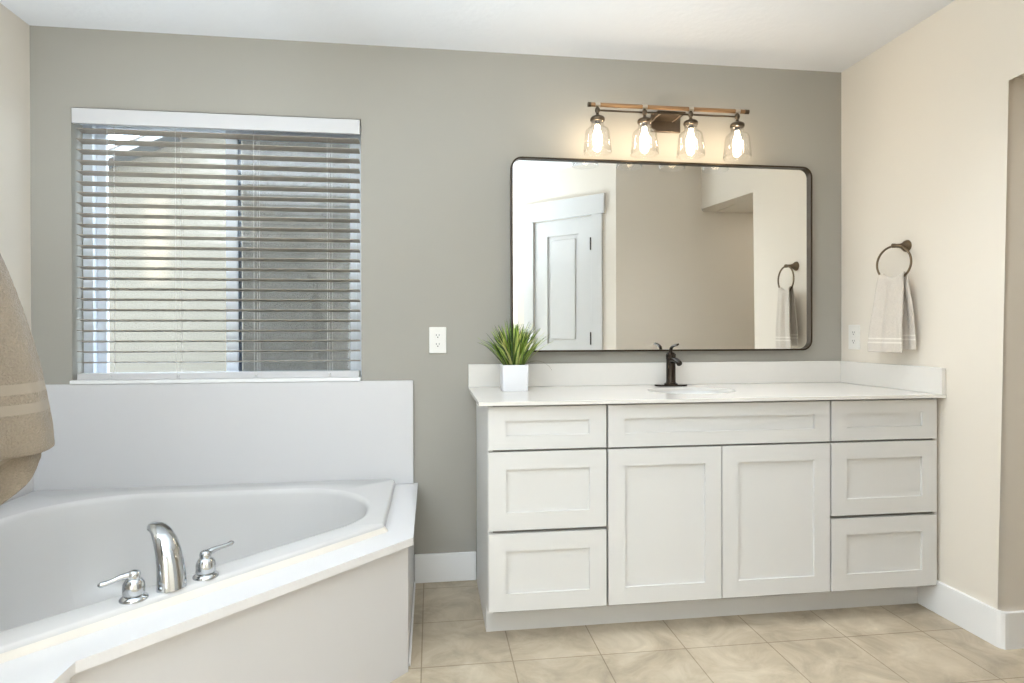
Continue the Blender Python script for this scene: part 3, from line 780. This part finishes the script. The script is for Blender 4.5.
towel('bath_towel', 'large tan bath towel hanging at the left edge in front of the tub', (-.84, -1.70, .80), big_point, 40, 90, BF+BB+BT, M_TOWEL_B, .010,
      lambda v: min(v, BF+BB+BT-v))

# ------------------------------------------------------------------ plant
def plant():
    x, y, z = .3575, -.185, .8907; h, w = .112, .0565
    t = thing('potted_plant', 'green grass plant in a white square pot on the left end of the countertop', 'potted plant', (x, y, z))
    b = MB()
    def sq(s, zz, r): return [(px, py, zz) for px, py in rounded_poly([(x-s, y-s), (x+s, y-s), (x+s, y+s), (x-s, y+s)], [r]*4, 4)]
    b.loft([sq(w-.006, z+.0003, .004), sq(w-.003, z+.0005, .005), sq(w-.002, z+.004, .005), sq(w, z+h-.002, .005), sq(w-.0015, z+h, .005), sq(w-.006, z+h, .004), sq(w-.007, z+h-.012, .004)], True, False)
    obj('pot', b, M_POT, t, 40)
    b = MB(); b.loft([sq(w-.007, z+h-.022, .004), sq(w-.007, z+h-.011, .004)], True, True); obj('soil', b, M_SOIL, t)
    bm = bmesh.new(); cl = bm.loops.layers.color.new('blade'); rnd = random.Random(5)
    greens = [(178, 196, 118), (142, 170, 84), (206, 214, 158), (104, 134, 64), (218, 220, 172), (190, 204, 140), (122, 150, 86)]
    def blade(bx, by, az, ln, w0, lean, curl, c):
        n = 9; d = Vector((math.cos(az), math.sin(az), 0)); sd = Vector((-d.y, d.x, 0)); p = Vector((bx, by, z+h-.012)); a = lean; prev = None
        for i in range(n+1):
            u = i/n; ww = w0*(1-u**2.2)*(.75+.5*min(1, u*3)) + .0003
            L = bm.verts.new(p - sd*ww + ZZ*ww*.35); C = bm.verts.new(p); R = bm.verts.new(p + sd*ww + ZZ*ww*.35)
            if prev:
                for q in ((prev[0], prev[1], C, L), (prev[1], prev[2], R, C)):
                    f = bm.faces.new(q); f.smooth = True
                    for lp in f.loops:
                        k = .8 + .35*u; lp[cl] = (*[min(1, v*k) for v in c], 1)
            prev = (L, C, R)
            p = p + (d*math.sin(a) + ZZ*math.cos(a))*(ln/n); a += curl/n
    for k in range(190):
        az = rnd.uniform(0, 2*math.pi); rr = .043*math.sqrt(rnd.random())
        q = rr/.043
        lean = .04 + .72*q**1.4*rnd.uniform(.3, 1.0)
        ln = rnd.uniform(.170, .235)*(1-.20*q)
        blade(x+rr*math.cos(az), y+rr*math.sin(az), az+rnd.uniform(-.6, .6), ln, rnd.uniform(.0034, .0058), lean, q*rnd.uniform(.15, .95), s2l(rnd.choice(greens)))
    blade(x+.035, y-.02, -.25, .150, .0012, .8, 1.95, s2l((150, 140, 90)))
    bmesh.ops.translate(bm, verts=bm.verts, vec=(-x, -y, -z))
    me = bpy.data.meshes.new('grass_blades'); bm.to_mesh(me); bm.free(); me.materials.append(M_LEAF)
    o = bpy.data.objects.new('grass_blades', me); COL.objects.link(o); o.parent = t
    md = o.modifiers.new('thick', 'SOLIDIFY'); md.thickness = .0005
plant()

sc.cycles.max_bounces = 10; sc.cycles.diffuse_bounces = 6; sc.cycles.glossy_bounces = 6
sc.cycles.transparent_max_bounces = 24; sc.cycles.transmission_bounces = 8
sc.cycles.sample_clamp_indirect = 6.0
